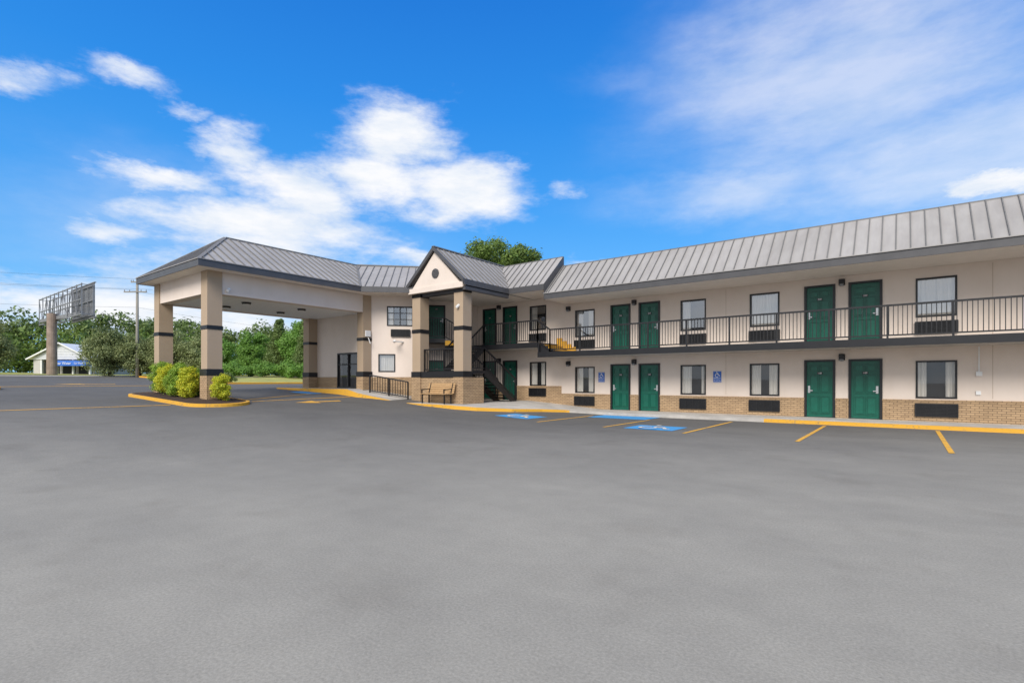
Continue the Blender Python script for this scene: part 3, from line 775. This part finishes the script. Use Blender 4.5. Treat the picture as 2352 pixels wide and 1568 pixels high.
def mktree(name,tm,cm,loc,label,cat,group,sc=1,rot=0,trunk=True):
    e=thing(name,loc,label,cat,group); e.scale=(sc,sc,sc) if not isinstance(sc,tuple) else sc; e.rotation_euler=(0,0,rot)
    if trunk:
        t=bpy.data.objects.new('trunk',tm);COL.objects.link(t);t.parent=e
    c=bpy.data.objects.new('crown' if trunk else 'foliage',cm);COL.objects.link(c);c.parent=e
    return e
tm=trunk_mesh(2.6,.09,1.2,2,multi=4)
cms=[leafmesh('crown',crown_clumps(1.85,2.2,2.2,60,s,.26,.38),260,.09,'leafolive',s) for s in (11,12)]
for i,(x,y,sc) in enumerate([(-66.3,8.6,1.2),(-59.0,15.6,1.1),(-57.3,17.6,1.0),(-55.0,19.6,1.05),(-53.0,21.0,1.0),(-56.3,19.0,1.0)]):
    mktree('ornamental_tree',tm,cms[i%2],(x,y,gz(x,y)-.05),'rounded olive green ornamental tree at the lot edge','tree','rounded trees along the lot edge',sc,i*1.3)
tm2=trunk_mesh(5.5,.2,2.2,4)
cb_=[leafmesh('crown',crown_clumps(2.9,3.5,4.4,46,s,.2,.36),380,.14,'leafbright',s) for s in (21,22)]
cd_=leafmesh('crown',[(math.cos(i*2.4)*max(.2,(1-i/46))*1.6,math.sin(i*2.4)*max(.2,(1-i/46))*1.6,.8+i*.15,.8*(1.15-i/60)) for i in range(46)],260,.13,'leafdark',5)
for i,(x,y,sc,cm) in enumerate([(-72,35.5,.85,cb_[0]),(-64,37.5,1.0,cb_[1]),(-57.5,36.5,1.05,cb_[0]),(-54,38,.95,cb_[1]),(-78,34,.75,cb_[1])]):
    mktree('leafy_tree',tm2,cm,(x,y,gz(x,y)-.05),'bright green leafy tree beyond the grass verge','tree','leafy trees beyond the verge',sc,i*1.7)
for x,y,s_,r_ in ((-67,36.5,1.0,.4),(-56.5,34.2,.9,2)):
    mktree('conifer_tree',tm2,cd_,(x,y,gz(x,y)-.05),'dark green conical conifer beyond the grass verge','tree','conifers beyond the verge',s_,r_)
bm_=leafmesh('foliage',crown_clumps(1.3,.9,.8,16,31),200,.10,'leafbright',31)
for i,(x,y,s) in enumerate([(-62,30.5,1.0),(-59,31,1.2),(-64.5,30,1.1),(-55,31,1.1),(-51.5,30,1.0),(-68,30.5,1.3),(-71.5,30,1.2),(-57,33,1.5),(-75,31,1.6),(-52,33,1.4)]):
    mktree('bush',None,bm_,(x,y,gz(x,y)-.05),'bright green bush beyond the grass verge','bush','bushes beyond the verge',s,i,False)
bs_=leafmesh('foliage',crown_clumps(.62,.45,.42,16,33),200,.05,'leafdark',33)
mktree('round_shrub',None,bs_,(-40.9,18.3,gz(-40.9,18.3)),'clipped dark green round shrub on the verge','shrub',None,1,0,False)
sy=[leafmesh('foliage',crown_clumps(.38,.66,.58,50,s,.34,.44),360,.028,'leafyellow',s) for s in (41,42)]
sg=leafmesh('foliage',crown_clumps(.40,.68,.60,50,43,.34,.44),360,.028,'leafhedge',43)
for i,(x,y,s,m_) in enumerate([(-20.72,9.0,.92,sy[0]),(-22.6,8.6,1.12,sy[1]),(-23.6,8.6,1.2,sg),(-24.6,8.55,1.15,sy[0]),(-25.5,8.7,1.2,sg),(-23.0,9.35,1.05,sg),(-24.1,9.35,1.05,sg)]):
    mktree('hedge_shrub',None,m_,(x,y,gz(x,y)+.10),'yellow green variegated shrub in the mulch bed' if m_ is not sg else 'bright green shrub in the mulch bed','shrub','shrubs in the mulch bed',s,i*2.1,False)
tm3=trunk_mesh(12.2,.35,3.6,9)
cbig=leafmesh('crown',crown_clumps(5.6,3.4,12.2,80,51,.11,.2),300,.15,'leaf',51)
mktree('tall_tree',tm3,cbig,(-33.6,42.3,gz(-33,42)-.1),'tall green broadleaf tree rising behind the motel roof','tree',None,1,0)
cl=[]
r=random.Random(8)
for i in range(84):
    y=-35+2.1*i+r.uniform(-2,2); x=-128+(y+35)*.22+r.uniform(-5,5); h=r.uniform(8.6,11.2)
    zb=gz(x,y)
    for k in range(18):
        a=r.random()*6.28; q=r.random(); zz=zb+1+q*(h-1.8); ww=3.8*(1-.45*q**2)*r.random()**.5
        cl.append((x+math.cos(a)*ww,y+math.sin(a)*ww,zz,r.uniform(1.2,2.0)))
me=leafmesh('wood',cl,100,.33,'leafdark',61); o=bpy.data.objects.new('wood',me);COL.objects.link(o);o['kind']='stuff';o['label']='dark green wood of mixed trees along the skyline';o['category']='wood'
cl=[]
for i in range(60):
    y=-20+2.2*i; x=-100+(y+35)*.2+r.uniform(-4,4)
    for k in range(7): cl.append((x+r.uniform(-2,2),y+r.uniform(-2,2),gz(x,y)+r.uniform(.8,5.2),r.uniform(1.1,2)))
me=leafmesh('undergrowth',cl,110,.28,'leaf',62); o=bpy.data.objects.new('undergrowth',me);COL.objects.link(o);o['kind']='stuff';o['label']='green undergrowth along the edge of the wood';o['category']='undergrowth'

# ------------------------------------------------------------ billboard
bb=thing('billboard',(-65.2,12.9,gz(-65,13)),'large open steel billboard frame on a rusty brown monopole','billboard')
mb=MB();mb.cyl((-65.2,12.9,1.5),(-65.2,12.9,7.9),.42,.38,'rust',20);mb.build('pole',bb,smooth=False)
mb=MB()
for y in (13.3,14.1):
    for zz in (7.3,8.6,9.9):
        mb.bar((-72.3,y,zz),(-57.2,y,zz),.08,.08,'galv')
    n=10
    for i in range(n+1):
        x=-72.3+15.1*i/n; mb.bar((x,y,7.2),(x,y,10.0),.07,.07,'galv')
        if i<n and y<14: mb.bar((x,y,7.3 if i%2 else 9.9),(x+15.1/n,y,9.9 if i%2 else 7.3),.05,.05,'galv')
for i in range(0,11,2):
    x=-72.3+15.1*i/10; mb.bar((x,13.3,7.3),(x,14.1,7.3),.06,.06,'galv');mb.bar((x,13.3,9.9),(x,14.1,9.9),.05,.05,'galv')
mb.bar((-70,13.0,7.5),(-58.5,13.6,7.5),.25,.3,'galv')
mb.build('frame',bb)
mb=MB()
for i in range(28):
    x=-64.2+i*.25; mb.box(x,x+.17,14.2,14.25,7.15,10.15,'galv')
mb.box(-64.3,-57.1,14.15,14.3,7.05,7.15,'galv');mb.box(-64.3,-57.1,14.15,14.3,10.15,10.22,'galv')
mb.build('panel',bb)
# ------------------------------------------------------------ utility pole + wires
up=thing('utility_pole',(-56.2,17.1,gz(-56,17)),'weathered wooden utility pole with crossarms','utility pole')
mb=MB();mb.cyl((-56.2,17.1,1.5),(-56.2,17.1,10.8),.15,.10,'polewood',12);mb.build('pole',up,smooth=True)
R_=Vector((.8,.6,0))
for zz,l in ((9.6,1.05),(10.5,.4)):
    mb=MB();c=Vector((-56.2,16.95,zz)); mb.bar(c-R_*l,c+R_*l,.08,.1,'polewood')
    for k in (-.95,-.5,.5,.95): p=c+R_*l*k; mb.cyl(p+Vector((0,0,.05)),p+Vector((0,0,.2)),.04,.03,'galv',8)
    mb.build('crossarm',up)
def wire(a,b,sag):
    a=Vector(a);b=Vector(b);mb=MB();pr=None
    for i in range(17):
        t=i/16;p=a.lerp(b,t)-Vector((0,0,sag*4*t*(1-t)))
        if pr: mb.cyl(pr,p,.008,.008,'black',5)
        pr=p
    return mb.build('power_line',label='thin black overhead power line strung from the utility pole',category='power line',group='overhead power lines')
for k,zz in ((-1,9.85),(.0,10.8),(1,9.85),(0,8.2)):
    p=(-56.2+.8*k,17.1+.6*k,zz)
    wire(p,(-75+.5*k,-30,zz+1.2),1.0); wire(p,(-60+.5*k,75,zz+1.5),1.6)
# ------------------------------------------------------------ car wash
cwc=(-76.5,16.0); zb=gz(*cwc)
CW=thing('car_wash_building',(cwc[0],cwc[1],zb),'small white metal roofed car wash with a blue awning','building')
u=Vector((.83,.56));n=Vector((.56,-.83))
CF=Fr(cwc,tuple(u),tuple(n))
mb=MB()
CF.box(mb,-3.4,3.4,-6,-.6,zb-.2,zb+1.75,'glassblk')
CF.box(mb,-3.4,-2.6,-.6,0,zb-.2,zb+1.75,'glassblk')
mb.build('wall',CW)
for a in (-2.5,-.6,1.3,3.3):
    mb=MB();CF.box(mb,a-.09,a+.09,-.2,0,zb-.2,zb+1.75,'white');mb.build('post',CW)
for a,b in ((-2.5,-.8),(-.4,1.1),(1.5,3.1)):
    mb=MB(); CF.box(mb,a,b,-.62,-.55,zb,zb+1.5,'dark');mb.build('bay_dark_panel',CW)  # dark panel stands in for the shaded bay interior
mb=MB();h0,h1=zb+1.7,zb+3.55
P=CF.P
mb.face([P(-3.9,.4,h0),P(0,.4,h1),P(0,-6.4,h1),P(-3.9,-6.4,h0)],'whiteroof');mb.face([P(3.9,.4,h0),P(0,.4,h1),P(0,-6.4,h1),P(3.9,-6.4,h0)],'whiteroof')
mb.face([P(-3.7,.1,h0),P(3.7,.1,h0),P(0,.1,h1-.1)],'whiteroof')
for k in range(9): 
    z_=h0+.1+k*.18; w_=3.7*(1-(z_-h0)/(h1-h0)); CF.box(mb,-w_,w_,.1,.115,z_,z_+.02,'galv')
mb.bar(P(-3.9,.42,h0),P(0,.42,h1),.1,.14,'white');mb.bar(P(3.9,.42,h0),P(0,.42,h1),.1,.14,'white')
mb.build('roof',CW,recalc=False)
mb=MB(); 
mb.hexa([P(-.9,.1,h0-.75),P(3.6,.1,h0-.75),P(3.6,.9,h0-.75),P(-.9,.9,h0-.75),P(-.9,.1,h0-.1),P(3.6,.1,h0-.1),P(3.6,.75,h0-.2),P(-.9,.75,h0-.2)],'awning')
aw=mb.build('awning',CW)
text('Clear Water',.40,CF,.95,.93,h0-.47,'white',aw,'lettering'); text('Car Wash',.26,CF,2.85,.93,h0-.47,'white',aw,'lettering')

# ------------------------------------------------------------ light and sky
w=bpy.data.worlds.new('World'); S.world=w; w.use_nodes=True; nt=w.node_tree
bg=nt.nodes['Background']
sunel=math.radians(38); sp=Vector((.35,-.93,0)).normalized()*math.cos(sunel)+Vector((0,0,math.sin(sunel)))
sky=N(nt,'ShaderNodeTexSky'); sky.sky_type='NISHITA'; sky.sun_disc=False; sky.sun_elevation=sunel; sky.sun_rotation=math.atan2(sp.x,sp.y)
sky.air_density=1.0;sky.dust_density=.4;sky.ozone_density=2.5
tc=N(nt,'ShaderNodeTexCoord');sx=N(nt,'ShaderNodeSeparateXYZ');nt.links.new(tc.outputs['Generated'],sx.inputs[0])
az=mth(nt,'MULTIPLY',mth(nt,'ARCTAN2',sx.outputs[0],sx.outputs[1]),57.2958); el=mth(nt,'MULTIPLY',mth(nt,'ARCSINE',sx.outputs[2]),57.2958)
def cvec(ka,ke,off=0.0):
    c=N(nt,'ShaderNodeCombineXYZ');nt.links.new(mth(nt,'MULTIPLY',az,ka),c.inputs[0]);nt.links.new(mth(nt,'MULTIPLY',el,ke),c.inputs[1]);c.inputs[2].default_value=off;return c.outputs[0]
w1=noise(nt,1,7,.65,cvec(.10,.2,1.3));w2=noise(nt,1,7,.65,cvec(.10,.2,7.7))
ua=mth(nt,'ADD',az,mth(nt,'MULTIPLY',mth(nt,'SUBTRACT',w1.outputs['Fac'],.5),9.0))
ve=mth(nt,'ADD',el,mth(nt,'MULTIPLY',mth(nt,'SUBTRACT',w2.outputs['Fac'],.5),5.0))
def blobs(L):
    f=None
    for (a,e,ra,re,s) in L:
        x=mth(nt,'DIVIDE',mth(nt,'SUBTRACT',ua,a),ra);y=mth(nt,'DIVIDE',mth(nt,'SUBTRACT',ve,e),re)
        q=mth(nt,'ADD',mth(nt,'MULTIPLY',x,x),mth(nt,'MULTIPLY',y,y))
        g=mth(nt,'MULTIPLY',mth(nt,'EXPONENT',mth(nt,'MULTIPLY',q,-1.0)),s)
        f=g if f is None else mth(nt,'MAXIMUM',f,g)
    return f
thick=blobs([(-49.5,24.5,6.5,4.2,1.05),(-43,20.0,9,3.6,1.05),(-52,20.5,8,4,1),(-59,18.5,8,4,1),(-65,21.5,4,2.4,.85),(-70.5,17.5,6.5,1.6,.85),(-62,14.5,14,3.4,1.0),(-75,12.8,6,1.8,.8),(-58,9.5,18,3.6,1.05),(-72,6,20,3.4,1.0),(-46,13,8,1.4,.8),(-30,12.2,8,1.2,.7),(-82,22.6,6,1.6,.78),(-73.5,25.2,4.5,1.4,.78),(-69,23.6,4,.9,.62),(5.9,15.7,4,1.3,1),(-31,20,3,1.2,.55),(-37,22.5,4,1.0,.6),(-20,6,25,3,.6)])
thin=blobs([(-4,27,18,11,1.0),(-13,18.5,15,3,.8),(2,18,16,6,.95),(-24,30,8,2,.35),(14,35,15,9,.9),(-66,14,22,6,.55)])
cn=noise(nt,1,12,.64,cvec(.13,.34,3.0)); cn2=noise(nt,1,7,.6,cvec(.06,.16,9.0))
d1=mth(nt,'ADD',thick,mth(nt,'MULTIPLY',mth(nt,'SUBTRACT',cn.outputs['Fac'],.5),1.25))
mr=N(nt,'ShaderNodeMapRange');mr.interpolation_type='SMOOTHSTEP';nt.links.new(d1,mr.inputs[0]);mr.inputs[1].default_value=.26;mr.inputs[2].default_value=1.0
d2=mth(nt,'MULTIPLY',thin,mth(nt,'MULTIPLY',cn2.outputs['Fac'],1.5))
mr2=N(nt,'ShaderNodeMapRange');mr2.interpolation_type='SMOOTHSTEP';nt.links.new(d2,mr2.inputs[0]);mr2.inputs[1].default_value=.05;mr2.inputs[2].default_value=.8;mr2.inputs[4].default_value=.55
dens=mth(nt,'MAXIMUM',mth(nt,'MULTIPLY',mr.outputs[0],.97),mr2.outputs[0])
hi=N(nt,'ShaderNodeMapRange');hi.interpolation_type='SMOOTHSTEP';nt.links.new(mth(nt,'ADD',el,mth(nt,'MULTIPLY',mth(nt,'SUBTRACT',cn2.outputs['Fac'],.5),14)),hi.inputs[0]);hi.inputs[1].default_value=44;hi.inputs[2].default_value=62;hi.inputs[4].default_value=.94  # added cloud cover overhead, out of view, for neutral fill light
bk=N(nt,'ShaderNodeMapRange');bk.interpolation_type='SMOOTHSTEP';nt.links.new(mth(nt,'MULTIPLY',sx.outputs[1],-1.0),bk.inputs[0]);bk.inputs[1].default_value=.0;bk.inputs[2].default_value=.45;bk.inputs[4].default_value=.88  # added unseen cloud bank behind the camera, whitens ambient and window reflections
dens=mth(nt,'MAXIMUM',dens,mth(nt,'MAXIMUM',hi.outputs[0],bk.outputs[0]))
gr=N(nt,'ShaderNodeValToRGB');nt.links.new(mth(nt,'DIVIDE',el,90.0),gr.inputs[0])
cr=gr.color_ramp; pts=[(0,(.42,.70,.97)),(.10,(.16,.50,.96)),(.20,(.06,.37,.93)),(.30,(.025,.28,.86)),(.42,(.012,.195,.74)),(1,(.01,.10,.45))]
cr.elements[0].position=0;cr.elements[0].color=(*pts[0][1],1);cr.elements[1].position=1;cr.elements[1].color=(*pts[-1][1],1)
for p,c in pts[1:-1]:
    e_=cr.elements.new(p);e_.color=(*c,1)
grs=mixc(nt,1.0,gr.outputs[0],(10,10,10),'MULTIPLY')
skyc=mixc(nt,.82,mixc(nt,1.0,sky.outputs[0],(.5,1.25,1.9),'MULTIPLY'),grs)
sh=noise(nt,1,6,.6,cvec(.13,.4,5.0))
cc=ramp(nt,sh.outputs['Fac'],.33,.60,(7.6,8.4,9.5),(10,10,10.1))
fin=mixc(nt,dens,skyc,cc)
nt.links.new(fin,bg.inputs[0]); bg.inputs[1].default_value=.1
sl=bpy.data.lights.new('sun','SUN');sl.energy=3.5;sl.angle=math.radians(28);sl.color=(1,.945,.88)
so=bpy.data.objects.new('sun',sl);so.rotation_euler=sp.to_track_quat('Z','Y').to_euler();so.location=(0,0,30);COL.objects.link(so)

# ------------------------------------------------------------ camera
cam=bpy.data.cameras.new('camera');cam.sensor_width=36;cam.lens=36*1190/2352;cam.shift_y=90/2352;cam.clip_end=4000
co=bpy.data.objects.new('camera',cam);co.location=(0,0,EYE);co.rotation_euler=(math.pi/2,0,math.radians(37.2));COL.objects.link(co);S.camera=co
